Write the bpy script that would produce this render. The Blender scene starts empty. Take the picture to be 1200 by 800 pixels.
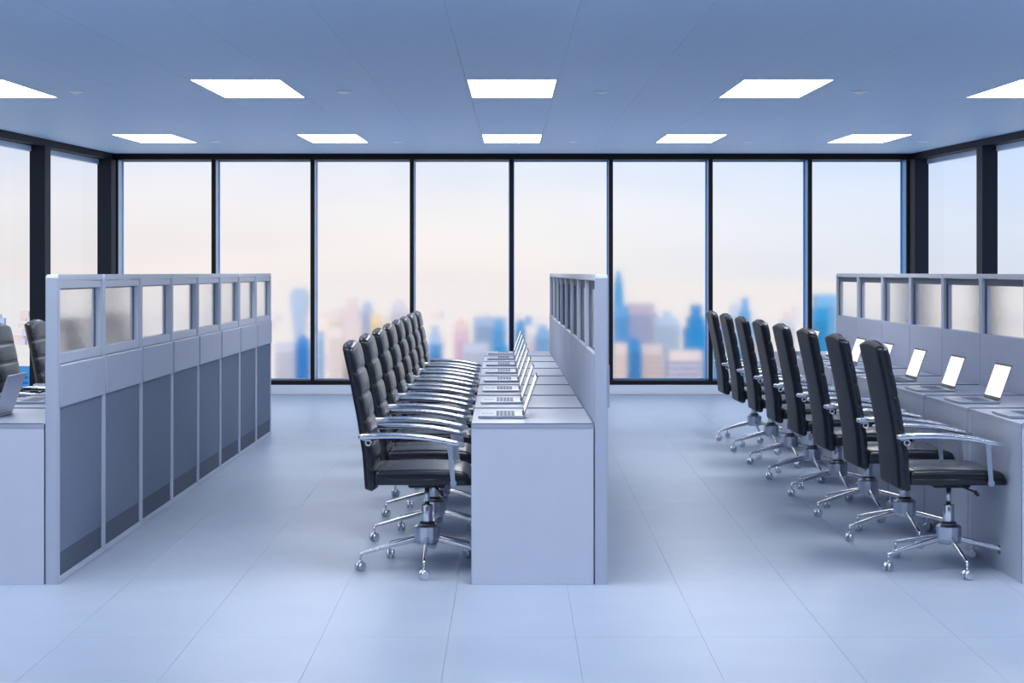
import bpy, bmesh, math, random
from mathutils import Vector, Matrix
random.seed(7)
PI = math.pi
S = bpy.context.scene
COL = S.collection

# ------------------------------------------------------------------ camera, sky, exposure
F = 2000.0            # focal length in pixels of the 1200-wide frame (60 mm on 36 mm)
VX, VY = 587.0, 319.0 # vanishing point of the room
EYE = 1.46
cd = bpy.data.cameras.new('camera'); cam = bpy.data.objects.new('camera', cd); COL.objects.link(cam)
cam.location = (0, 0, EYE); cam.rotation_euler = (PI/2, 0, 0)
cd.sensor_width = 36; cd.lens = 60; cd.clip_end = 60000; cd.clip_start = 0.05
cd.shift_x = (600-VX)/1200; cd.shift_y = -(400-VY)/1200
S.camera = cam

world = bpy.data.worlds.new('sky'); S.world = world; world.use_nodes = True
wn = world.node_tree.nodes; wl = world.node_tree.links
wn.clear()
wo = wn.new('ShaderNodeOutputWorld'); bg = wn.new('ShaderNodeBackground')
tc = wn.new('ShaderNodeTexCoord'); sx = wn.new('ShaderNodeSeparateXYZ')
wl.new(tc.outputs['Generated'], sx.inputs[0])
mr = wn.new('ShaderNodeMapRange'); mr.inputs['From Min'].default_value = -0.1; mr.inputs['From Max'].default_value = 0.9
wl.new(sx.outputs['Z'], mr.inputs['Value'])
def ramp(nodes, stops):
    r = nodes.new('ShaderNodeValToRGB'); e = r.color_ramp.elements
    e[0].position, e[0].color = stops[0][0], (*stops[0][1], 1)
    e[1].position, e[1].color = stops[-1][0], (*stops[-1][1], 1)
    for p, c in stops[1:-1]:
        q = e.new(p); q.color = (*c, 1)
    return r
r1 = ramp(wn, [(0, (.90,.85,.83)), (.095, (.91,.87,.85)), (.125, (.91,.90,.905)), (.145, (.88,.90,.95)), (.168, (.78,.86,1.0)), (.25, (.68,.79,.97)), (.5, (.58,.70,.90)), (1, (.46,.60,.84))])
wl.new(mr.outputs[0], r1.inputs[0])
# warm evening side to the left, cooler to the right
mx = wn.new('ShaderNodeMapRange'); mx.inputs['From Min'].default_value = 0.32; mx.inputs['From Max'].default_value = -0.32
mx.interpolation_type = 'SMOOTHSTEP'
wl.new(sx.outputs['X'], mx.inputs['Value'])
r2 = ramp(wn, [(0, (.86,.94,1.06)), (.45, (1,1,1)), (1, (1.025,.985,.965))])
wl.new(mx.outputs[0], r2.inputs[0])
# soft high cloud
nz = wn.new('ShaderNodeTexNoise'); nz.inputs['Scale'].default_value = 5; nz.inputs['Detail'].default_value = 4
mp = wn.new('ShaderNodeMapping'); mp.inputs['Scale'].default_value = (1, 1, 5)
wl.new(tc.outputs['Generated'], mp.inputs[0]); wl.new(mp.outputs[0], nz.inputs['Vector'])
cr = ramp(wn, [(.35, (.96,.965,.975)), (.65, (1.03,1.02,1.01))]); wl.new(nz.outputs['Fac'], cr.inputs[0])
def mul(nodes, links, a, b):
    m = nodes.new('ShaderNodeMix'); m.data_type = 'RGBA'; m.blend_type = 'MULTIPLY'; m.inputs[0].default_value = 1
    links.new(a, m.inputs[6]); links.new(b, m.inputs[7]); return m.outputs[2]
wl.new(mul(wn, wl, mul(wn, wl, r1.outputs[0], r2.outputs[0]), cr.outputs[0]), bg.inputs['Color'])
bg.inputs['Strength'].default_value = 1.0
wl.new(bg.outputs[0], wo.inputs[0])

S.view_settings.view_transform = 'Standard'; S.view_settings.look = 'None'
S.view_settings.exposure = 0.0; S.view_settings.gamma = 1.0; S.view_settings.use_curve_mapping = False
sl = bpy.data.lights.new('sun', 'SUN'); sl.energy = 2.5; sl.angle = math.radians(6); sl.color = (1, .93, .85)
sun = bpy.data.objects.new('sun', sl); COL.objects.link(sun); sun.rotation_euler = (math.radians(58), 0, 0)   # low sun behind the building, on the city front
LAMP = 14.0            # emission of the ceiling panels

# ------------------------------------------------------------------ materials
def lin(c):
    return tuple(((v/255)/12.92 if v/255 <= .04045 else (((v/255)+.055)/1.055)**2.4) for v in c)
def mat(name, rgb, rough=.5, metal=0., spec=.5, bump=0, bscale=200, var=0, vscale=4, coat=0, srgb=True, stretch=None, trans=0, ior=None):
    m = bpy.data.materials.new(name); m.use_nodes = True
    n, l = m.node_tree.nodes, m.node_tree.links
    p = n['Principled BSDF']
    c = lin(rgb) if srgb else rgb
    p.inputs['Base Color'].default_value = (*c, 1); p.inputs['Roughness'].default_value = rough
    p.inputs['Metallic'].default_value = metal; p.inputs['Specular IOR Level'].default_value = spec
    p.inputs['Coat Weight'].default_value = coat; p.inputs['Transmission Weight'].default_value = trans
    if ior: p.inputs['IOR'].default_value = ior
    t = n.new('ShaderNodeTexCoord'); v = t.outputs['Object']
    if stretch:
        q = n.new('ShaderNodeMapping'); q.inputs['Scale'].default_value = stretch; l.new(v, q.inputs[0]); v = q.outputs[0]
    if var:
        z = n.new('ShaderNodeTexNoise'); z.inputs['Scale'].default_value = vscale; z.inputs['Detail'].default_value = 5; l.new(v, z.inputs['Vector'])
        r = ramp(n, [(.3, tuple(x*(1-var) for x in c)), (.7, tuple(min(1, x*(1+var)) for x in c))]); l.new(z.outputs['Fac'], r.inputs[0])
        l.new(r.outputs[0], p.inputs['Base Color'])
    if bump:
        z = n.new('ShaderNodeTexNoise'); z.inputs['Scale'].default_value = bscale; z.inputs['Detail'].default_value = 3; l.new(v, z.inputs['Vector'])
        b = n.new('ShaderNodeBump'); b.inputs['Strength'].default_value = bump; b.inputs['Distance'].default_value = .002
        l.new(z.outputs['Fac'], b.inputs['Height']); l.new(b.outputs[0], p.inputs['Normal'])
    return m
def emis(name, rgb, s):
    m = bpy.data.materials.new(name); m.use_nodes = True; n, l = m.node_tree.nodes, m.node_tree.links
    n.remove(n['Principled BSDF']); e = n.new('ShaderNodeEmission'); e.inputs[0].default_value = (*rgb, 1); e.inputs[1].default_value = s
    l.new(e.outputs[0], n['Material Output'].inputs[0]); return m
def clear_glass(name):
    m = bpy.data.materials.new(name); m.use_nodes = True; n, l = m.node_tree.nodes, m.node_tree.links
    n.remove(n['Principled BSDF'])
    t = n.new('ShaderNodeBsdfTransparent'); t.inputs[0].default_value = (.97,.985,1,1)
    g = n.new('ShaderNodeBsdfGlossy'); g.inputs['Roughness'].default_value = .03
    fr = n.new('ShaderNodeLayerWeight'); pw = n.new('ShaderNodeMath'); pw.operation = 'POWER'; pw.inputs[1].default_value = 6
    l.new(fr.outputs['Facing'], pw.inputs[0]); ml = n.new('ShaderNodeMath'); ml.operation = 'MULTIPLY_ADD'; ml.inputs[1].default_value = .1; ml.inputs[2].default_value = .01
    l.new(pw.outputs[0], ml.inputs[0])
    x = n.new('ShaderNodeMixShader'); l.new(ml.outputs[0], x.inputs[0]); l.new(t.outputs[0], x.inputs[1]); l.new(g.outputs[0], x.inputs[2])
    l.new(x.outputs[0], n['Material Output'].inputs[0]); return m

M = dict(
    tile = mat('floor_vinyl', (157,173,196), .34, spec=.35, var=.035, vscale=3, bump=.15, bscale=350),
    grout = mat('floor_joint', (134,149,175), .8),
    ceil = mat('ceiling_board', (166,200,234), .55, spec=.5, var=.02, vscale=8, bump=.2, bscale=500),
    ceil_gap = mat('ceiling_joint', (124,152,188), .9),
    lampframe = mat('lamp_frame', (205,215,230), .5),
    diffuser = emis('lamp_diffuser', (1,.985,.97), LAMP),
    sensor = mat('sensor_plastic', (226,236,250), .5),
    black = mat('backlit_black_aluminium', (6,8,15), .55, 0, .25),  # backlit shade of the frame fronts put into the colour
    sky_sheen = mat('sky_sheen_aluminium', (84,158,222), .4, .2),  # reflected blue sky painted into the frame and fin colour
    pale_sky_sheen = mat('pale_sky_sheen_aluminium', (172,200,232), .35, .2),  # paler sheen of reflected sky, likewise put into the colour
    column = mat('dark_column', (17,27,43), .55, 0, .25),
    plinth = mat('plinth_white', (206,213,226), .5),
    wall = mat('plaster', (96,106,126), .8),
    lam = mat('desk_laminate', (196,203,220), .35, spec=.4, var=.015, vscale=6),
    top = mat('desk_top_laminate', (160,170,190), .3, spec=.45, var=.02, vscale=8),
    edge = mat('desk_edge_band', (58,74,108), .5),
    front = mat('desk_front_laminate', (160,170,190), .3, spec=.5, var=.02, vscale=6),
    frame = mat('partition_frame', (174,184,203), .4, var=.01),
    panel = mat('partition_panel', (158,168,190), .5, var=.02, vscale=12),
    fabric = mat('partition_fabric', (112,124,146), .95, spec=.1, var=.05, vscale=60, bump=.4, bscale=900),
    kick = mat('kick_band', (70,84,104), .8, var=.05, vscale=40),
    seal = mat('window_seal', (70,80,98), .7),  # dark tone paints the shade inside the window recess, desk side
    frost = mat('frosted_glass', (255,255,255), .12, trans=1, ior=1.06),
    leather = mat('black_leather', (13,18,32), .27, spec=.6, var=.12, vscale=20, bump=.35, bscale=60),
    leather_back = mat('black_leather_back', (17,21,31), .5, spec=.35, var=.15, vscale=10, bump=.5, bscale=25, stretch=(3,3,.5)),
    chrome = mat('chrome', (222,224,230), .2, 1.0),
    satin = mat('satin_metal', (198,205,218), .3, 1.0),
    rubber = mat('dark_plastic', (30,33,42), .5),
    silver = mat('laptop_shell', (166,175,193), .3, .75),
    key = mat('laptop_key', (84,94,116), .5),
    pad = mat('laptop_touchpad', (128,140,164), .35, .2),
    bezel = mat('laptop_bezel', (28,32,42), .4),
    screen = emis('laptop_screen', (1,1,.99), 1.15),
    cityground = mat('city_ground', (253,236,216), .95, spec=.0, var=.03, vscale=.004),  # distance haze put into the ground colour to meet the sky
)
M['glass'] = clear_glass('window_glass')
M['softglass'] = mat('soft_window_glass', (255,255,255), .1, trans=1, ior=1.1)

# ------------------------------------------------------------------ helpers
class MB:
    def __init__(s): s.bm = bmesh.new()
    def box(s, x0, x1, y0, y1, z0, z1, bev=0, seg=1, mi=0):
        b = bmesh.new(); bmesh.ops.create_cube(b, size=1)
        bmesh.ops.scale(b, vec=(x1-x0, y1-y0, z1-z0), verts=b.verts)
        bmesh.ops.translate(b, vec=((x0+x1)/2, (y0+y1)/2, (z0+z1)/2), verts=b.verts)
        if bev: bmesh.ops.bevel(b, geom=b.edges[:], offset=bev, segments=seg, affect='EDGES', profile=.5)
        s.join(b, mi); return s
    def join(s, b, mi=0):
        mp_ = {v: s.bm.verts.new(v.co) for v in b.verts}
        for f in b.faces:
            try: g = s.bm.faces.new([mp_[v] for v in f.verts]); g.material_index = mi; g.smooth = f.smooth
            except ValueError: pass
        b.free()
    def poly(s, vs, fs, mi=0, smooth=False):
        q = [s.bm.verts.new(v) for v in vs]
        for f in fs:
            try: g = s.bm.faces.new([q[i] for i in f]); g.material_index = mi; g.smooth = smooth
            except ValueError: pass
        return s
    def loft(s, rings, caps=True, smooth=True, mi=0):
        n = len(rings[0]); q = [[s.bm.verts.new(p) for p in r] for r in rings]
        for a, b in zip(q, q[1:]):
            for i in range(n):
                f = s.bm.faces.new((a[i], a[(i+1) % n], b[(i+1) % n], b[i])); f.smooth = smooth; f.material_index = mi
        if caps:
            f = s.bm.faces.new(q[0][::-1]); f.material_index = mi
            f = s.bm.faces.new(q[-1]); f.material_index = mi
        return s
    def cyl(s, p0, p1, r0, r1=None, n=16, smooth=True):
        r1 = r0 if r1 is None else r1
        p0, p1 = Vector(p0), Vector(p1); d = (p1-p0).normalized()
        a = d.orthogonal().normalized(); b = d.cross(a)
        return s.loft([[p+a*r*math.cos(2*PI*i/n)+b*r*math.sin(2*PI*i/n) for i in range(n)] for p, r in ((p0, r0), (p1, r1))], smooth=smooth)
    def lathe(s, prof, n=24, smooth=True):
        return s.loft([[(r*math.cos(2*PI*i/n), r*math.sin(2*PI*i/n), z) for i in range(n)] for r, z in prof], smooth=smooth)
    def ring(s, outer, inner, x0, x1, mi=0):
        """frame plate in the YZ plane: outer / inner loops of equal length [(y,z)], thickness x0..x1"""
        n = len(outer)
        vs = [(x0,*p) for p in outer]+[(x0,*p) for p in inner]+[(x1,*p) for p in outer]+[(x1,*p) for p in inner]
        fs = []
        for i in range(n):
            j = (i+1) % n
            fs += [(i, j, n+j, n+i), (2*n+i, 3*n+i, 3*n+j, 2*n+j), (i, 2*n+i, 2*n+j, j), (n+i, n+j, 3*n+j, 3*n+i)]
        return s.poly(vs, fs, mi)
    def mesh(s, name, *mats):
        bmesh.ops.recalc_face_normals(s.bm, faces=s.bm.faces)
        m = bpy.data.meshes.new(name); s.bm.to_mesh(m); s.bm.free()
        for k in mats: m.materials.append(k)
        return m
def link(name, mesh, parent=None, loc=(0,0,0), rz=0):
    o = bpy.data.objects.new(name, mesh); COL.objects.link(o); o.location = loc; o.rotation_euler.z = rz
    if parent: o.parent = parent
    return o
def part(name, mb, m, parent=None, loc=(0,0,0), rz=0):
    ms = m if isinstance(m, (list, tuple)) else [m]
    return link(name, mb.mesh(name, *ms), parent, loc, rz)
def tag(o, label=None, cat=None, group=None, kind=None):
    if label: o['label'] = label
    if cat: o['category'] = cat
    if group: o['group'] = group
    if kind: o['kind'] = kind
    return o
def copy_tree(o, parent=None):
    c = o.copy(); COL.objects.link(c); c.parent = parent
    for ch in list(o.children): copy_tree(ch, c)
    return c
ORD = ['nearest', 'second', 'third', 'fourth', 'fifth', 'sixth', 'seventh', 'eighth and farthest']
def ordl(k, fmt):  # "nearest ... " phrase
    return fmt.format(ORD[k])

# ------------------------------------------------------------------ room measures
FAR, CEIL = 20.4, 2.878
def cx(c, D): return 13*D/F + c*(1.418 - 32*D/F)      # ceiling seams
def fx(c, D): return 13*D/F + c*(EYE + 29*D/F)        # floor seams
def wl_x(D): return -4.64 - 0.1005*(FAR-D)            # left glazed wall plane
def wr_x(D): return 4.927 + 0.0928*(FAR-D)            # right glazed wall plane
BACK = -3.0

# ------------------------------------------------------------------ floor
fl = MB(); fl.poly([(wl_x(BACK)-.2, BACK-.2, -.006), (wr_x(BACK)+.2, BACK-.2, -.006), (wr_x(FAR)+.2, FAR+.4, -.006), (wl_x(FAR)-.2, FAR+.4, -.006),
                    (wl_x(BACK)-.2, BACK-.2, -.25), (wr_x(BACK)+.2, BACK-.2, -.25), (wr_x(FAR)+.2, FAR+.4, -.25), (wl_x(FAR)-.2, FAR+.4, -.25)],
                   [(0,1,2,3), (4,7,6,5), (0,4,5,1), (1,5,6,2), (2,6,7,3), (3,7,4,0)])
floor = tag(part('floor', fl, M['grout']), 'light blue grey vinyl tiled office floor', kind='structure')
ys = [287 + 1.636/(.004173+.00061*k) for k in range(-2, 9)]
Ds = [2*EYE*1000/(y-VY) for y in ys] + [FAR-.02]
extra = [Ds[0]-1.15*i for i in range(1, 9)][::-1]
Ds = [d for d in extra if d > BACK+.1] + Ds
Ds = [BACK] + Ds
g = .0006
def tile_mesh(name, X, a, b, D0, D1, z0, z1, m, gap, lim):
    """one tile between seam coefficients a..b and depths D0..D1, cut at the walls"""
    P = []
    for D, s in ((D0+gap, 1), (D1-gap, 1)):
        xa, xb = X(a, D)+gap, X(b, D)-gap
        if lim:
            xa, xb = max(xa, wl_x(D)+.02), min(xb, wr_x(D)-.02)
        P.append((xa, xb, D))
    if P[0][1]-P[0][0] < .03 or P[1][1]-P[1][0] < .03: return None
    (a0, b0, d0), (a1, b1, d1) = P
    mb = MB(); q = [(a0,d0), (b0,d0), (b1,d1), (a1,d1)]
    mb.poly([(x,y,z1) for x,y in q]+[(x,y,z0) for x,y in q], [(0,1,2,3), (7,6,5,4), (0,4,5,1), (1,5,6,2), (2,6,7,3), (3,7,4,0)])
    return mb.mesh(name, m)
nt = 0
for D0, D1 in zip(Ds, Ds[1:]):
    if D1 < 5.0: continue
    for k in range(-14, 14):
        me = tile_mesh('floor_tile', fx, .3266*(k-.5), .3266*(k+.5), D0, D1, -.006, 0, M['tile'], g, True)
        if me: link('floor_tile', me, floor); nt += 1
Dn = [d for d in Ds if d <= 5.0]
me = MB()
for D0, D1 in zip(Dn, Dn[1:]+[[d for d in Ds if d > 5.0][0]] if False else Dn[1:]):
    me.poly([(wl_x(D0)+.02, D0+g, 0), (wr_x(D0)-.02, D0+g, 0), (wr_x(D1)-.02, D1-g, 0), (wl_x(D1)+.02, D1-g, 0)], [(0,1,2,3)])
o = part('floor_tile_field', me, M['tile'], floor); o['kind'] = 'stuff'

# ------------------------------------------------------------------ ceiling
cl = MB(); zc = CEIL+.012
cl.poly([(wl_x(BACK)-.2, BACK-.2, zc), (wr_x(BACK)+.2, BACK-.2, zc), (wr_x(FAR)+.2, FAR+.4, zc), (wl_x(FAR)-.2, FAR+.4, zc),
         (wl_x(BACK)-.2, BACK-.2, zc+.3), (wr_x(BACK)+.2, BACK-.2, zc+.3), (wr_x(FAR)+.2, FAR+.4, zc+.3), (wl_x(FAR)-.2, FAR+.4, zc+.3)],
        [(0,3,2,1), (4,5,6,7), (0,1,5,4), (1,2,6,5), (2,3,7,6), (3,0,4,7)])
ceiling = tag(part('ceiling', cl, M['ceil_gap']), 'flat blue tiled office ceiling', kind='structure')
def cyD(j):
    y = 287 - 1/(.005155+.00064*j)
    return 1.418*F/(VY-y)
cD = {j: cyD(j) for j in range(-4, 7)}
step = 1.34
for j in range(-5, -13, -1): cD[j] = cD[j+1]-step
js = sorted(cD)
lamp_rows = {0, 4, -4, -8}
CW = .2794*2
def lamp_cell(k, j): return j in lamp_rows and k % 3 == 0 and abs(k) <= 6
Hlamp = []
for j in js:
    D0 = max(cD[j], BACK); D1 = cD.get(j+1, FAR-.02)
    if j == js[-1]: D1 = FAR-.02
    D1 = min(D1, FAR-.02)
    if D1 <= BACK+.05: continue
    for k in range(-14, 14):
        a, b = CW*(k-.5), CW*(k+.5)
        if lamp_cell(k, j):
            # fixture stays whole only when it lies inside the side walls
            if cx(a, D0) > wl_x(D0)+.05 and cx(b, D0) < wr_x(D0)-.05:
                Hlamp.append((k, j, a, b, D0, D1)); continue
        me = tile_mesh('ceiling_tile', cx, a, b, D0, D1, CEIL, zc, M['ceil'], .0008, True)
        if me: link('ceiling_tile', me, ceiling)
# lamps: frame ring flush with the ceiling, glowing diffuser just above its lip
def lamp(k, j, a, b, D0, D1, label):
    c = Vector((cx((a+b)/2, (D0+D1)/2), (D0+D1)/2, CEIL))
    e = tag(link('ceiling_light', None, loc=c), label, 'ceiling light', 'square light panels in the ceiling')
    def q(ins, z): return [Vector((cx(a, D0)+ins, D0+ins, z))-c, Vector((cx(b, D0)-ins, D0+ins, z))-c, Vector((cx(b, D1)-ins, D1-ins, z))-c, Vector((cx(a, D1)+ins, D1-ins, z))-c]
    f = MB(); o0, i0, o1, i1 = q(.0015, CEIL-.002), q(.014, CEIL-.002), q(.0015, zc), q(.014, zc)
    fs = []
    for i in range(4):
        n = (i+1) % 4
        fs += [(i, n, 4+n, 4+i), (8+i, 12+i, 12+n, 8+n), (i, 8+i, 8+n, n), (4+i, 4+n, 12+n, 12+i)]
    f.poly(o0+i0+o1+i1, fs); part('lamp_frame', f, M['lampframe'], e)
    d = MB(); t, u = q(.015, CEIL+.001), q(.015, CEIL+.008)
    d.poly(t+u, [(3,2,1,0), (4,5,6,7), (0,1,5,4), (1,2,6,5), (2,3,7,6), (3,0,4,7)]); part('diffuser', d, M['diffuser'], e)
colname = {-6: 'far left', -3: 'second from the left', 0: 'middle', 3: 'second from the right', 6: 'far right'}
rowname = {0: 'the nearer row in view', 4: 'the farther row by the window', -4: 'the row just ahead of the camera', -8: 'the row behind the camera'}
for (k, j, a, b, D0, D1) in Hlamp:
    lamp(k, j, a, b, D0, D1, 'white glowing ceiling panel, %s of %s' % (colname[k], rowname[j]))
sens = [('nearer', 107, (90, 403, 705.5, 1007)), ('farther', 165, (252, 465.5, 671.5, 877, 1082))]
for rn, y, xs in sens:
    D = 1.418*F/(VY-y)
    for i, x in enumerate(xs):
        s_ = MB().lathe([(.062, 0), (.06, -.007), (.045, -.011), (.03, -.014), (.022, -.02)], 24)
        nm = ['leftmost', 'second from the left', 'third from the left' if rn == 'farther' else 'second from the right', 'fourth from the left' if rn == 'farther' else 'rightmost', 'rightmost'][i]
        tag(part('smoke_detector', s_, M['sensor'], loc=((x-VX)*D/F, D, CEIL)), 'small pale round ceiling detector, %s in the %s row' % (nm, rn), 'detector', 'round detectors between the ceiling lights')

# ------------------------------------------------------------------ far glazed wall
mull = [135.5, 250, 366, 482.5, 599.5, 716, 833, 949.5, 1065]
mX = [(x-VX)*FAR/F for x in mull]
x0w, x1w = mX[0], mX[-1]
pl = MB().box(wl_x(FAR)-.1, wr_x(FAR)+.1, FAR, FAR+.35, 0, .114, .004)
wb = tag(part('wall_back', pl, M['plinth']), 'far glazed wall with a white plinth and black framing', kind='structure')
part('top_rail', MB().box(wl_x(FAR)-.1, wr_x(FAR)+.1, FAR, FAR+.35, CEIL-.07, CEIL+.012, .003), M['black'], wb)
part('bottom_rail', MB().box(wl_x(FAR)-.1, wr_x(FAR)+.1, FAR+.01, FAR+.33, .114, .165, .003), M['black'], wb)
for i, x in enumerate(mX):
    w = .024
    part('mullion', MB().box(x-w, x+w, FAR, FAR+.05, .165, CEIL-.07, .003), M['black'], wb)
    part('mullion_fin', MB().box(x-w*.9, x+w*.9, FAR+.052, FAR+.325, .165, CEIL-.07), M['pale_sky_sheen'] if i < 4 else M['sky_sheen'], wb)
for i in range(8):
    a, b = mX[i]+.022, mX[i+1]-.022
    w = tag(link('window_%d' % (i+1), None, loc=((a+b)/2, FAR+.28, .165)), 'tall window bay in the far wall', kind='structure')
    h = CEIL-.07-.165; hw = (b-a)/2
    fr = MB()
    fr.box(-hw, hw, -.015, .015, 0, .012); fr.box(-hw, hw, -.015, .015, h-.012, h)
    fr.box(-hw, -hw+.012, -.015, .015, .012, h-.012); fr.box(hw-.012, hw, -.015, .015, .012, h-.012)
    part('window_frame', fr, M['pale_sky_sheen'] if i < 4 else M['sky_sheen'], w)
    part('pane', MB().box(-hw+.012, hw-.012, -.003, .003, .012, h-.012), M['softglass'], w)

# ------------------------------------------------------------------ side glazed walls
def side_wall(sgn, name, fn):
    A, B = Vector((fn(FAR), FAR, 0)), Vector((fn(BACK), BACK, 0))
    L = (A-B).length; rz = math.atan2(*( (A-B).y, (A-B).x )) - PI/2     # local +y runs toward the far wall
    root = tag(link(name, None, loc=B, rz=rz), 'glazed side wall with dark columns', kind='structure')
    o = -sgn   # inward is -sgn along x
    def bx(nm, xi, xo, y0, y1, z0, z1, m, par=root, bev=.003):
        a, b = sorted((o*xi, -o*xo)); return part(nm, MB().box(a, b, y0, y1, z0, z1, bev), m, par)
    bx('plinth', 0, .3, 0, L, 0, .114, M['plinth'])
    bx('bottom_rail', 0, .22, 0, L, .114, .165, M['black'])
    bx('header_beam', 0, .3, 0, L, CEIL-.075, CEIL+.012, M['column'])
    ds = [FAR-.12-2.13*i for i in range(12)]
    ys_ = [(d-BACK)*L/(FAR-BACK) for d in ds if d > BACK+.2]
    for y in ys_:
        bx('column', .05, .12, y-.085, y+.085, .0, CEIL-.0755, M['column'])
        bx('column_fin', -.122 if False else .04, .12, y+.087, y+.105, .166, CEIL-.0755, M['sky_sheen'] if sgn > 0 else M['pale_sky_sheen'])
    bx('upper_frame', -.10, .16, 0, L, CEIL-.135, CEIL-.076, M['pale_sky_sheen'])
    ys_ = sorted(ys_)
    for y0, y1 in zip([0]+ys_, ys_):
        global WN
        w = tag(link('window_%d' % WN, None, parent=None, loc=root.matrix_basis @ Vector((-o*.13, y0, .165)), rz=rz), 'window bay in the side wall', kind='structure'); WN += 1
        p_ = part('pane', MB().box(-.003, .003, .09 if y0 else .0, y1-y0-.09, 0, CEIL-.135-.165), M['glass'], w)
WN = 9
side_wall(-1, 'wall_left', wl_x)
side_wall(1, 'wall_right', wr_x)
tag(part('wall_front', MB().box(wl_x(BACK)-.2, wr_x(BACK)+.2, BACK-.2, BACK, 0, CEIL+.01), M['wall']), 'plain wall behind the camera', kind='structure')

# ------------------------------------------------------------------ partitions
PITCH, D0 = .925, 7.98
def rect(y0, y1, z0, z1): return [(y0,z0), (y1,z0), (y1,z1), (y0,z1)]
def make_partition():
    """local: y 0..PITCH along the row, x -.06 (desk side) .. 0 (aisle side)"""
    W, H, T = PITCH-.003, 1.45, .06
    root = link('office_partition', None)
    # frame ring with chamfered top corners (bevelled edges)
    c = .016
    out = [(0,0), (W,0), (W,H-c), (W-c*.4,H-c*.25), (W-c,H), (c,H), (c*.4,H-c*.25), (0,H-c)]
    pw, b0, t0 = .034, .03, H-.03
    inn = [(pw,b0), (W-pw,b0), (W-pw,t0-.012), (W-pw,t0), (W-pw-.012,t0), (pw+.012,t0), (pw,t0), (pw,t0-.012)]
    inn = [(pw,b0), (W-pw,b0), (W-pw,t0-.02), (W-pw-.004,t0-.006), (W-pw-.02,t0), (pw+.02,t0), (pw+.004,t0-.006), (pw,t0-.02)]
    f = MB(); f.ring(out, inn, -T, 0)
    bmesh.ops.recalc_face_normals(f.bm, faces=f.bm.faces)
    es = [e for e in f.bm.edges if abs(e.verts[0].co.x-e.verts[1].co.x) < 1e-5 and len(e.link_faces) == 2 and e.calc_face_angle(0) > 1.0]
    bmesh.ops.bevel(f.bm, geom=es, offset=.004, segments=2, affect='EDGES')
    part('frame', f, M['frame'], root)
    # window surround, recessed from the aisle face
    wz0, wz1 = 1.03, t0-.002
    f = MB().ring(rect(pw+.001, W-pw-.001, wz0, wz1), rect(pw+.022, W-pw-.022, wz0+.045, wz1-.034), -.034, -.006)
    part('window_frame', f, M['frame'], root)
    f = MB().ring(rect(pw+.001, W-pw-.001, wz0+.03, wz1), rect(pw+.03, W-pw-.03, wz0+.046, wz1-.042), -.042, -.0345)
    part('window_seal', f, M['seal'], root)  # rear of the window surround, darkened to paint its shade
    part('glass_pane', MB().box(-.0341, -.028, pw+.0225, W-pw-.0225, wz0+.0455, wz1-.0345), M['frost'], root)
    # raised upper panel on the aisle side
    part('upper_panel', MB().box(-.03, .010, pw-.012, W-pw+.012, .825, wz0-.004, .007, 2), M['panel'], root)
    part('fabric_panel', MB().box(-.03, -.007, pw+.001, W-pw-.001, .142, .822), M['fabric'], root)
    part('kick_panel', MB().box(-.03, -.008, pw+.001, W-pw-.001, b0+.001, .140), M['kick'], root)
    part('desk_side_panel', MB().box(-T-.002, -.031, pw*.2, W-pw*.2, b0+.001, wz0+.045, .001), M['panel'], root)
    return root
rows = [('left', -2.07), ('middle', .50), ('right', 3.08)]
pp = make_partition(); first = True
for rn, X in rows:
    for k in range(8):
        o = pp if first else copy_tree(pp); first = False
        o.location = (X, D0+PITCH*k, 0)
        if k == 7:
            lab = 'grey office partition with frosted window, farthest from the camera in the %s row' % rn
        else:
            lab = 'grey office partition with frosted window, %s from the camera in the %s row' % (ORD[k] if k else 'nearest', rn)
        tag(o, lab, 'partition', 'windowed partitions behind the desks')

# ------------------------------------------------------------------ desks
DW = .575
def make_desk():
    """local: x 0 (chair side) .. DW, y 0..PITCH"""
    W = PITCH-.004
    root = link('desk', None)
    part('tabletop', MB().box(0, DW-.004, 0, W, .73, .75, .0005), M['top'], root)
    part('side_panel', MB().box(0, DW-.004, .001, .019, 0, .7295, .001), M['lam'], root)
    part('side_panel', MB().box(0, DW-.004, W-.019, W-.001, 0, .7295, .001), M['lam'], root)
    yc = PITCH/2
    hole = [(yc-.097, .080), (yc-.053, .080), (yc-.053, .124), (yc-.097, .124)]   # slot for the chair foot that reaches under the desk
    part('front_panel', MB().ring(rect(.0195, W-.0195, 0, .7295), hole, .0005, .0145), M['front'], root)
    part('edge_trim', MB().box(0, DW-.006, .001, .008, .7502, .7545, .0006), M['edge'], root)
    part('edge_strip', MB().box(-.0012, .004, .0175, .0225, .002, .7495), M['edge'], root)
    part('edge_strip', MB().box(-.0012, .004, W-.006, W-.0015, .002, .7495), M['edge'], root)
    return root
dx0 = {'left': -2.13-DW-.003, 'middle': .44-DW-.003, 'right': 3.02-DW-.003}
dd = make_desk(); first = True
for rn in ('left', 'middle', 'right'):
    for k in range(8):
        o = dd if first else copy_tree(dd); first = False
        o.location = (dx0[rn], D0+PITCH*k, 0)
        tag(o, 'pale grey closed-front desk, %s from the camera in the %s row' % ('farthest' if k == 7 else ORD[k], rn), 'desk', 'desks joined in rows against the partitions')

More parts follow.
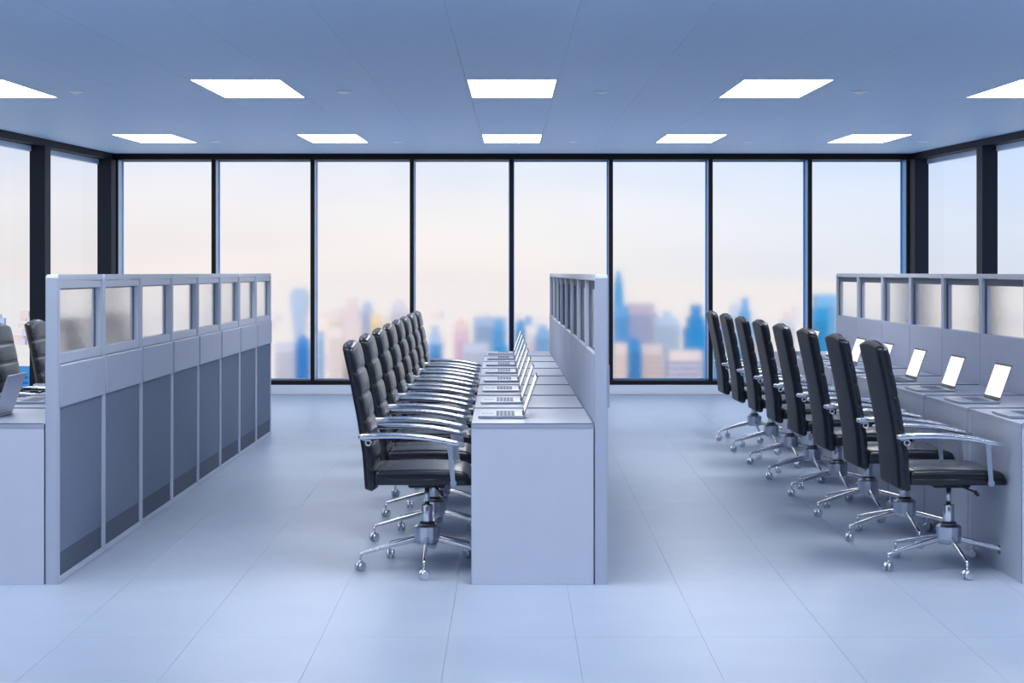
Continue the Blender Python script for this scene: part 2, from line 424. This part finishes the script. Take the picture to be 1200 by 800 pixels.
# ------------------------------------------------------------------ laptops
def make_laptop():
    """local origin at the middle of the desk-top footprint; screen faces -x"""
    root = link('laptop', None)
    hw, hl = .112, .158
    b = part('base', MB().box(-hw, hw, -hl, hl, .002, .014, .003, 2), M['silver'], root)
    k = MB()
    for r in range(5):
        for c in range(13):
            k.box(-.025+r*.0185, -.025+r*.0185+.0155, -.132+c*.0205, -.132+c*.0205+.0175, .0141, .0158)
    part('keyboard', k, M['key'], b)
    part('touchpad', MB().box(-.098, -.037, -.05, .05, .0141, .0146), M['pad'], b)
    part('rubber_foot', MB().box(-hw+.01, hw-.01, -hl+.02, -hl+.03, 0, .002).box(-hw+.01, hw-.01, hl-.03, hl-.02, 0, .002), M['rubber'], b)
    t = math.radians(19.5); L = .205
    R = Matrix.Translation((hw-.004, 0, .016)) @ Matrix.Rotation(t, 4, 'Y')
    def slab(x0, x1, y0, y1, z0, z1, bev=0):
        m = MB().box(x0, x1, y0, y1, z0, z1, bev, 2); m.bm.transform(R); return m
    l = part('lid', slab(0, .005, -hl, hl, 0, L, .002), M['silver'], root)
    part('bezel', slab(-.0012, -.0001, -hl+.001, hl-.001, .001, L-.001), M['bezel'], l)
    part('screen', slab(-.0022, -.0013, -hl+.009, hl-.009, .017, L-.012), M['screen'], l)
    part('hinge', MB().cyl((hw-.004, -.12, .0135), (hw-.004, .12, .0135), .0045, n=10), M['rubber'], l)
    return root
lp = make_laptop(); first = True
for rn in ('left', 'middle', 'right'):
    for k in range(3 if rn == 'left' else 8):
        o = lp if first else copy_tree(lp); first = False
        o.location = (dx0[rn]+.14, D0+PITCH*(k+.5)-.01, .7502)
        st = 'open silver laptop seen from behind its lid' if rn == 'left' else ('open silver laptop with lit screen seen edge-on' if rn == 'middle' else 'open silver laptop with blank white screen')
        tag(o, '%s, on the %s desk of the %s row' % (st, 'farthest' if k == 7 else ORD[k], rn), 'laptop', 'laptops open on the desks')

# ------------------------------------------------------------------ chairs
def rrect(hy, hz, r, n=5):
    """rounded rectangle loop (a, b), counter-clockwise"""
    P = []
    for sx_, sz_, a0 in ((1,1,0), (-1,1,PI/2), (-1,-1,PI), (1,-1,3*PI/2)):
        for i in range(n+1):
            a = a0 + PI/2*i/n
            P.append((sx_*(hy-r)+r*math.cos(a), sz_*(hz-r)+r*math.sin(a)))
    return P
def interp(pts, t):
    for (a, va), (b, vb) in zip(pts, pts[1:]):
        if t <= b:
            u = (t-a)/(b-a); return va+(vb-va)*u
    return pts[-1][1]
def make_chair():
    """local: sitter faces +x, origin on the floor under the column"""
    root = link('office_chair', None)
    # ---- backrest: stacked pads in front, smooth slightly hollow back
    z0, z1, HW = .405, 1.096, .24
    rear = [(0, -.287), (.25, -.302), (.5, -.330), (.75, -.362), (1, -.398)]
    NP = 6; rings = []; N = 72
    for i in range(N+1):
        u = i/N; z = z0+(z1-z0)*u
        xr = interp(rear, u) + .004*math.sin(PI*u)
        th = .052
        e = min(u, 1-u)*(z1-z0)
        rd = .014; k = 1 if e >= rd else math.sqrt(max(0, 1-((rd-e)/rd)**2))
        endx = .35+.65*k; hw = HW-(1-k)*.018
        w = (u*NP) % 1; pad = abs(math.sin(PI*w))**.28 if 0 < u < 1 else 0
        loop = []
        ny = 14; xm = xr+th/2
        # front side: from +y to -y ; back side: from -y to +y
        for j in range(ny+1):
            v = 1-2*j/ny
            ev = (1-abs(v)**6)
            side = .75+.25*ev
            crease = -.010*math.exp(-((abs(v)-.80)/.05)**2)
            f = (th*.5)*(.72*side) + (.0145*pad*(ev*.75+.25) + crease*(.4+.6*pad))
            loop.append((xm+f*endx, v*hw*(1 if abs(v) < .99 else .985), z+.030*(1-v*v)*u**6))
        for j in range(1, ny):
            v = -1+2*j/ny
            bulge = .5+.16*(1-abs(v)**4)
            loop.append((xm-th*bulge*endx, v*hw, z+.030*(1-v*v)*u**6))
        rings.append(loop)
    b = MB(); b.loft(rings)
    for f in b.bm.faces:
        c = f.calc_center_median(); u = (c.z-z0)/(z1-z0)
        f.material_index = 1 if c.x < interp(rear, max(0, min(1, u)))+.012 else 0
    part('backrest', b, [M['leather'], M['leather_back']], root)
    # ---- seat cushion
    s = MB(); rings = []
    xs0, xs1 = -.252, .222
    for i in range(33):
        u = i/32; x = xs0+(xs1-xs0)*u
        e0, e1 = (x-xs0), (xs1-x)
        k = 1
        if e1 < .035: k = math.sqrt(max(0, 1-((.035-e1)/.035)**2))
        if e0 < .02: k = math.sqrt(max(0, 1-((.02-e0)/.02)**2))
        k = max(k, .05)
        top = .503 + .006*math.sin(PI*u) - .016*max(0, (u-.8)/.2)**2; bot = .434
        hz = (top-bot)/2*(.45+.55*k); zm = bot+hz
        loop = rrect(.236-(1-k)*.02, hz, min(hz*.6, .022), 6)
        q = []
        for (y, z) in loop:
            zz = z
            if z > 0: zz += .010*(1-(y/.24)**2)*k - .006*math.exp(-((abs(y)-.19)/.012)**2)*k
            if abs(z) < hz*.35: y *= .988
            q.append((x, y, zm+zz))
        rings.append(q)
    s.loft(rings)
    seat = part('seat', s, M['leather'], root)
    pp_ = MB()
    for sy in (-1, 1): pp_.cyl((-.235, sy*.2375, .462), (.205, sy*.2375, .462), .0035, n=8)
    part('piping', pp_, M['leather'], seat)
    part('seat_plate', MB().box(-.09, .09, -.07, .07, .402, .436, .006), M['rubber'], root)
    # ---- armrests
    prof = [(-.318, .672), (-.30, .674), (-.22, .6775), (-.14, .678), (-.06, .674), (.02, .666), (.09, .654), (.15, .641), (.185, .632), (.19, .630)]
    for sy in (-1, 1):
        Y = sy*.268; rings = []
        for i, (x, z) in enumerate(prof):
            t = i/(len(prof)-1); k = .55 if i in (0, len(prof)-1) else 1
            h = (.0155-.005*t)*k; w = (.020+.004*math.sin(PI*t))*k
            rings.append([(x, Y+a, z+b) for a, b in rrect(w, h, h*.75, 4)])
        arm = part('armrest', MB().loft(rings), M['chrome'], root)
        st = MB()
        a, b_ = Vector((.118, Y-sy*.004, .652)), Vector((.136, Y-sy*.012, .452))
        st.loft([[(p.x+dx, p.y+dy, p.z) for dx, dy in ((-w, -.005), (w, -.005), (w, .005), (-w, .005))] for p, w in ((a, .0125), (b_, .0105))], smooth=False)
        st.cyl((.137, Y-sy*.012-.007, .449), (.137, Y-sy*.012+.007, .449), .0155, n=18)
        part('arm_strut', st, M['satin'], arm)
        pv = MB(); n = 20; m_ = 8; rings = []
        for i in range(n+1):
            a1 = 2*PI*i/n; c_ = Vector((-.270+.0125*math.cos(a1), Y, .644+.0125*math.sin(a1)))
            rr = Vector((math.cos(a1), 0, math.sin(a1)))
            rings.append([c_+rr*.0045*math.cos(2*PI*q/m_)+Vector((0, 1, 0))*.009*math.sin(2*PI*q/m_) for q in range(m_)])
        pv.loft(rings, caps=False)
        pv.cyl((-.292, Y-sy*.035, .66), (-.292, Y, .66), .008, n=10)
        pv.cyl((-.285, Y-.006, .668), (-.275, Y+.0, .652), .006, n=8)
        part('pivot_ring', pv, M['chrome'], arm)
        part('pivot_bolt', MB().cyl((-.270, Y-.007, .644), (-.270, Y+.007, .644), .0082, n=12), M['rubber'], arm)
        part('seat_bracket', MB().cyl((.137, sy*.225, .449), (.137, Y-sy*.014, .449), .008, n=10), M['satin'], arm)
    # ---- column, hub, base
    part('gas_lift', MB().lathe([(.0125, .405), (.0125, .315)], 18), M['chrome'], root)
    part('column_sleeve', MB().lathe([(.014, .314), (.0255, .314), (.027, .310), (.027, .222), (.025, .218)], 24), M['chrome'], root)
    part('hub', MB().lathe([(.030, .222), (.040, .219), (.042, .216)], 24).lathe([(.048, .2155), (.062, .206), (.063, .20), (.062, .145), (.057, .128), (.050, .122)], 12, smooth=False), M['satin'], root)
    part('hub_collar', MB().lathe([(.027, .227), (.037, .227), (.037, .2225), (.027, .2225)], 24), M['rubber'], root)
    lv = MB(); lv.cyl((.03, -.06, .415), (.075, -.20, .400), .005, n=8).cyl((.075, -.20, .400), (.083, -.225, .388), .010, .008, n=10)
    part('height_lever', lv, M['rubber'], root)
    leg = MB(); rings = []
    for t in [0, .1, .3, .5, .7, .85, .95, 1]:
        x = .045+(.345-.045)*t; z = .147-.065*t+.002*math.sin(PI*t)
        w = .0135-.006*t; h = .016-.009*t
        if t == 1: w *= .6; h *= .6
        rings.append([(x, a, z+b) for a, b in rrect(w, h, min(w, h)*.7, 3)])
    leg.loft(rings); legm = leg.mesh('base_leg', M['chrome'])
    ca = MB(); ca.cyl((.338, 0, .084), (.338, 0, .046), .0055, n=10)
    ca2 = MB()
    for sy in (-1, 1): ca2.loft([[(.338+r*math.cos(2*PI*i/20), sy*y_, .0235+r*math.sin(2*PI*i/20)) for i in range(20)] for r, y_ in ((.019, .004), (.0235, .006), (.0235, .0165), (.019, .0195))])
    ca2.box(.322, .354, -.005, .005, .026, .048, .003)
    casm = ca2.mesh('caster', M['chrome']); stm = ca.mesh('caster_stem', M['chrome'])
    for i, an in enumerate((198, 270, 342, 54, 126)):
        l_ = link('base_leg', legm, root, rz=math.radians(an))
        link('caster_stem', stm, l_)
        # swivel each caster about its own stem
        sw = math.radians((35, -60, 20, 80, -25)[i])
        c_ = link('caster', casm, l_); p = Vector((.338, 0, 0))
        c_.rotation_euler.z = sw; c_.location = p - Matrix.Rotation(sw, 3, 'Z') @ p
    return root
ch = make_chair(); first = True
for rn in ('left', 'middle', 'right'):
    for k in range(2 if rn == 'left' else 0, 8):
        o = ch if first else copy_tree(ch); first = False
        o.location = (dx0[rn]-.227, D0+PITCH*(k+.5), 0); o.rotation_euler.z = 0
        if rn == 'left':
            lab = 'black padded office chair, %s behind the left partitions' % ('farthest' if k == 7 else ORD[k-2] + ' in view')
        else:
            lab = 'black leather office chair with chrome arms, %s from the camera in the %s row' % ('farthest' if k == 7 else ORD[k], rn)
        tag(o, lab, 'chair', 'high-back office chairs at the desks')

# ------------------------------------------------------------------ the city below
GZ = -235.0
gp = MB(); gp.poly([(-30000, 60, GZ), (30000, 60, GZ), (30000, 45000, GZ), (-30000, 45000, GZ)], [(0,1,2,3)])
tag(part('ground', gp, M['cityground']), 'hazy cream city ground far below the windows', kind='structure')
pal = {}
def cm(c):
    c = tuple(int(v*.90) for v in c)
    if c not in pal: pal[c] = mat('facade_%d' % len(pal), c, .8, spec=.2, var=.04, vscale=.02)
    return pal[c]
def building(x0, x1, yt, D, c, label, shape='box', band=None, crown=None):
    X0, X1 = (x0-VX)*D/F, (x1-VX)*D/F; zt = EYE-(yt-VY)*D/F; w = X1-X0; dp = w*.8
    root = tag(link('city_building', None, loc=((X0+X1)/2, D, GZ)), label, 'building', 'hazy city buildings outside the windows')
    H = zt-GZ
    b = MB(); hw = w/2
    def tier(a, z0, z1, a2=None):
        a2 = a if a2 is None else a2
        b.poly([(-a, -a*.8+dp/2, z0), (a, -a*.8+dp/2, z0), (a, a*.8+dp/2, z0), (-a, a*.8+dp/2, z0), (-a2, -a2*.8+dp/2, z1), (a2, -a2*.8+dp/2, z1), (a2, a2*.8+dp/2, z1), (-a2, a2*.8+dp/2, z1)],
               [(3,2,1,0), (4,5,6,7), (0,1,5,4), (1,2,6,5), (2,3,7,6), (3,0,4,7)])
    if shape == 'box': tier(hw, 0, H*.93); tier(hw*.8, H*.93, H)
    elif shape == 'flat': tier(hw, 0, H)
    elif shape == 'taper': tier(hw, 0, H*.55); tier(hw, H*.55, H*.88, hw*.7); tier(hw*.7, H*.88, H, hw*.25)
    elif shape == 'flare': tier(hw*.45, 0, H*.62, hw*.6); tier(hw*.6, H*.62, H*.86, hw); tier(hw, H*.86, H*.97); tier(hw*.7, H*.97, H)
    elif shape == 'step': tier(hw, 0, H*.75); tier(hw*.75, H*.75, H*.88); tier(hw*.45, H*.88, H)
    part('tower', b, cm(c), root)
    bc = band or tuple(max(0, v-38) for v in c)
    wb_ = MB(); n = max(5, int(H/9)); top = .9 if shape in ('box', 'flat') else .52
    hf = hw if shape != 'flare' else hw*.45
    for i in range(1, n):
        z = H*top*i/n
        wb_.box(-hf*.92, hf*.92, -hf*.8+dp/2-w*.02, -hf*.8+dp/2, z, z+H*top/n*.45)
        wb_.box(-hf-w*.015, -hf, -hf*.7+dp/2, hf*.7+dp/2, z, z+H*top/n*.45); wb_.box(hf, hf+w*.015, -hf*.7+dp/2, hf*.7+dp/2, z, z+H*top/n*.45)
    o = part('window_band', wb_, cm(bc), root); o['kind'] = 'stuff'
    if crown:
        part('roof_block', MB().box(-hw*.35, hw*.35, dp*.2, dp*.6, H, H+w*.25), cm(crown), root)
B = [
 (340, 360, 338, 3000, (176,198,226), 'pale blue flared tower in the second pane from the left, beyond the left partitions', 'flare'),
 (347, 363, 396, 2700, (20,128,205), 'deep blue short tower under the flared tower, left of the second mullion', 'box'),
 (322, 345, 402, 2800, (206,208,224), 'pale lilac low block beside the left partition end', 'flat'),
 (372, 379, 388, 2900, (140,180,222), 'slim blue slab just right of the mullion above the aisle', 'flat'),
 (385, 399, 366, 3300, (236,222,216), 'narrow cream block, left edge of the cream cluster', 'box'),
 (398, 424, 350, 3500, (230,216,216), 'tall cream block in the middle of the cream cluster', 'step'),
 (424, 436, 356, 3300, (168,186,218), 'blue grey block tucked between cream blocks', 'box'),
 (434, 446, 368, 3100, (246,218,170), 'block coloured golden for sun reflections, right of the cream cluster', 'flat'),  # sun reflections painted as a golden facade
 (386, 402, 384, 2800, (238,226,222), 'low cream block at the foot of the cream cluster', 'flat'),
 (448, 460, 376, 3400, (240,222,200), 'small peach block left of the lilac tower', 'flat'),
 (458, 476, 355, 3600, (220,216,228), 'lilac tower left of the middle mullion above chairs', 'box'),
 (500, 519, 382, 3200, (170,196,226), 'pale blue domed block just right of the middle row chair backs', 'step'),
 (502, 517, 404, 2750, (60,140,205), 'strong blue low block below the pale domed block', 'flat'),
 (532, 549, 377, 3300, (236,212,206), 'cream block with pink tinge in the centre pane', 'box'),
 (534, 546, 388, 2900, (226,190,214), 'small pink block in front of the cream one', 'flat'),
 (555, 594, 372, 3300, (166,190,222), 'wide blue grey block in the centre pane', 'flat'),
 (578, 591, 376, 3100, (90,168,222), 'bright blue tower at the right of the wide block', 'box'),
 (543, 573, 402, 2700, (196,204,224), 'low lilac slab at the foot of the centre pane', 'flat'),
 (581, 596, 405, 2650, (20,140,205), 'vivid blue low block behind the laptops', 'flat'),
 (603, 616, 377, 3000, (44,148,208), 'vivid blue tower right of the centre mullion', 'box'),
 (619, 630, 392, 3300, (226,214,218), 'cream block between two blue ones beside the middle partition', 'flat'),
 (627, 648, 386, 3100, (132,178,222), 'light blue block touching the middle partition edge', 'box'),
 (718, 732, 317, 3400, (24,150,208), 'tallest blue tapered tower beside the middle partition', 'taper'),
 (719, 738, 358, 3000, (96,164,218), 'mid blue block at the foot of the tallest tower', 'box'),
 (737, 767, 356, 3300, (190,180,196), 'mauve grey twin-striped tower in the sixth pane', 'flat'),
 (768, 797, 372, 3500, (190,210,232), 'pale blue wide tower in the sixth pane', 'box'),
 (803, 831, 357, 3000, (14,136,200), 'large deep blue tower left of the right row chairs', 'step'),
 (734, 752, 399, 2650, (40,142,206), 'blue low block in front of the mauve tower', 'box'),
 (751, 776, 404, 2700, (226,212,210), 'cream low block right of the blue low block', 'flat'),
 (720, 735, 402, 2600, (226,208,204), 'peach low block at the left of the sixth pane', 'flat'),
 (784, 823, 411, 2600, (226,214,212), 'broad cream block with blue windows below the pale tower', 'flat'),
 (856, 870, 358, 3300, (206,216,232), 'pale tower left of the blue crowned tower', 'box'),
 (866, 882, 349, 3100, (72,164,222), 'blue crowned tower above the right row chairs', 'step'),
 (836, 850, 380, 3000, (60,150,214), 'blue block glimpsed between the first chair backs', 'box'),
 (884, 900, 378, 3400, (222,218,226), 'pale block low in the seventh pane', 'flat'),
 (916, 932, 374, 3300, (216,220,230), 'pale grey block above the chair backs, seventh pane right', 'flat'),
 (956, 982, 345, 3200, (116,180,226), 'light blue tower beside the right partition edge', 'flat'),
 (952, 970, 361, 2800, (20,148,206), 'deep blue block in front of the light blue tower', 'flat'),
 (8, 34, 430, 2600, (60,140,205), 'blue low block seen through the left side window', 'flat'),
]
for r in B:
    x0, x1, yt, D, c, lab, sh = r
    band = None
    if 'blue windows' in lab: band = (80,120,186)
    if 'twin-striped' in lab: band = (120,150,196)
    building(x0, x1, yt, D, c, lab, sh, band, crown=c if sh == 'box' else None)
rnd = random.Random(3)
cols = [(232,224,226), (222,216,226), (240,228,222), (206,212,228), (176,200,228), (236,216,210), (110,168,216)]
sm = MB()
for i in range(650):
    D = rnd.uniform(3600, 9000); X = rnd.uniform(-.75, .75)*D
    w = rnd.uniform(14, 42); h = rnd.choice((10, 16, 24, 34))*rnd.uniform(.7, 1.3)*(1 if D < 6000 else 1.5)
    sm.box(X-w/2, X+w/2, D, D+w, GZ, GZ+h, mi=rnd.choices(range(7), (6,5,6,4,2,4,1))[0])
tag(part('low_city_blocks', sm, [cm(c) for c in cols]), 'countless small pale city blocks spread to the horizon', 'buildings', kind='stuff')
S.cycles.max_bounces = 14; S.cycles.transmission_bounces = 10; S.cycles.diffuse_bounces = 5; S.cycles.glossy_bounces = 5
S.cycles.transparent_max_bounces = 12; S.cycles.sample_clamp_indirect = 8
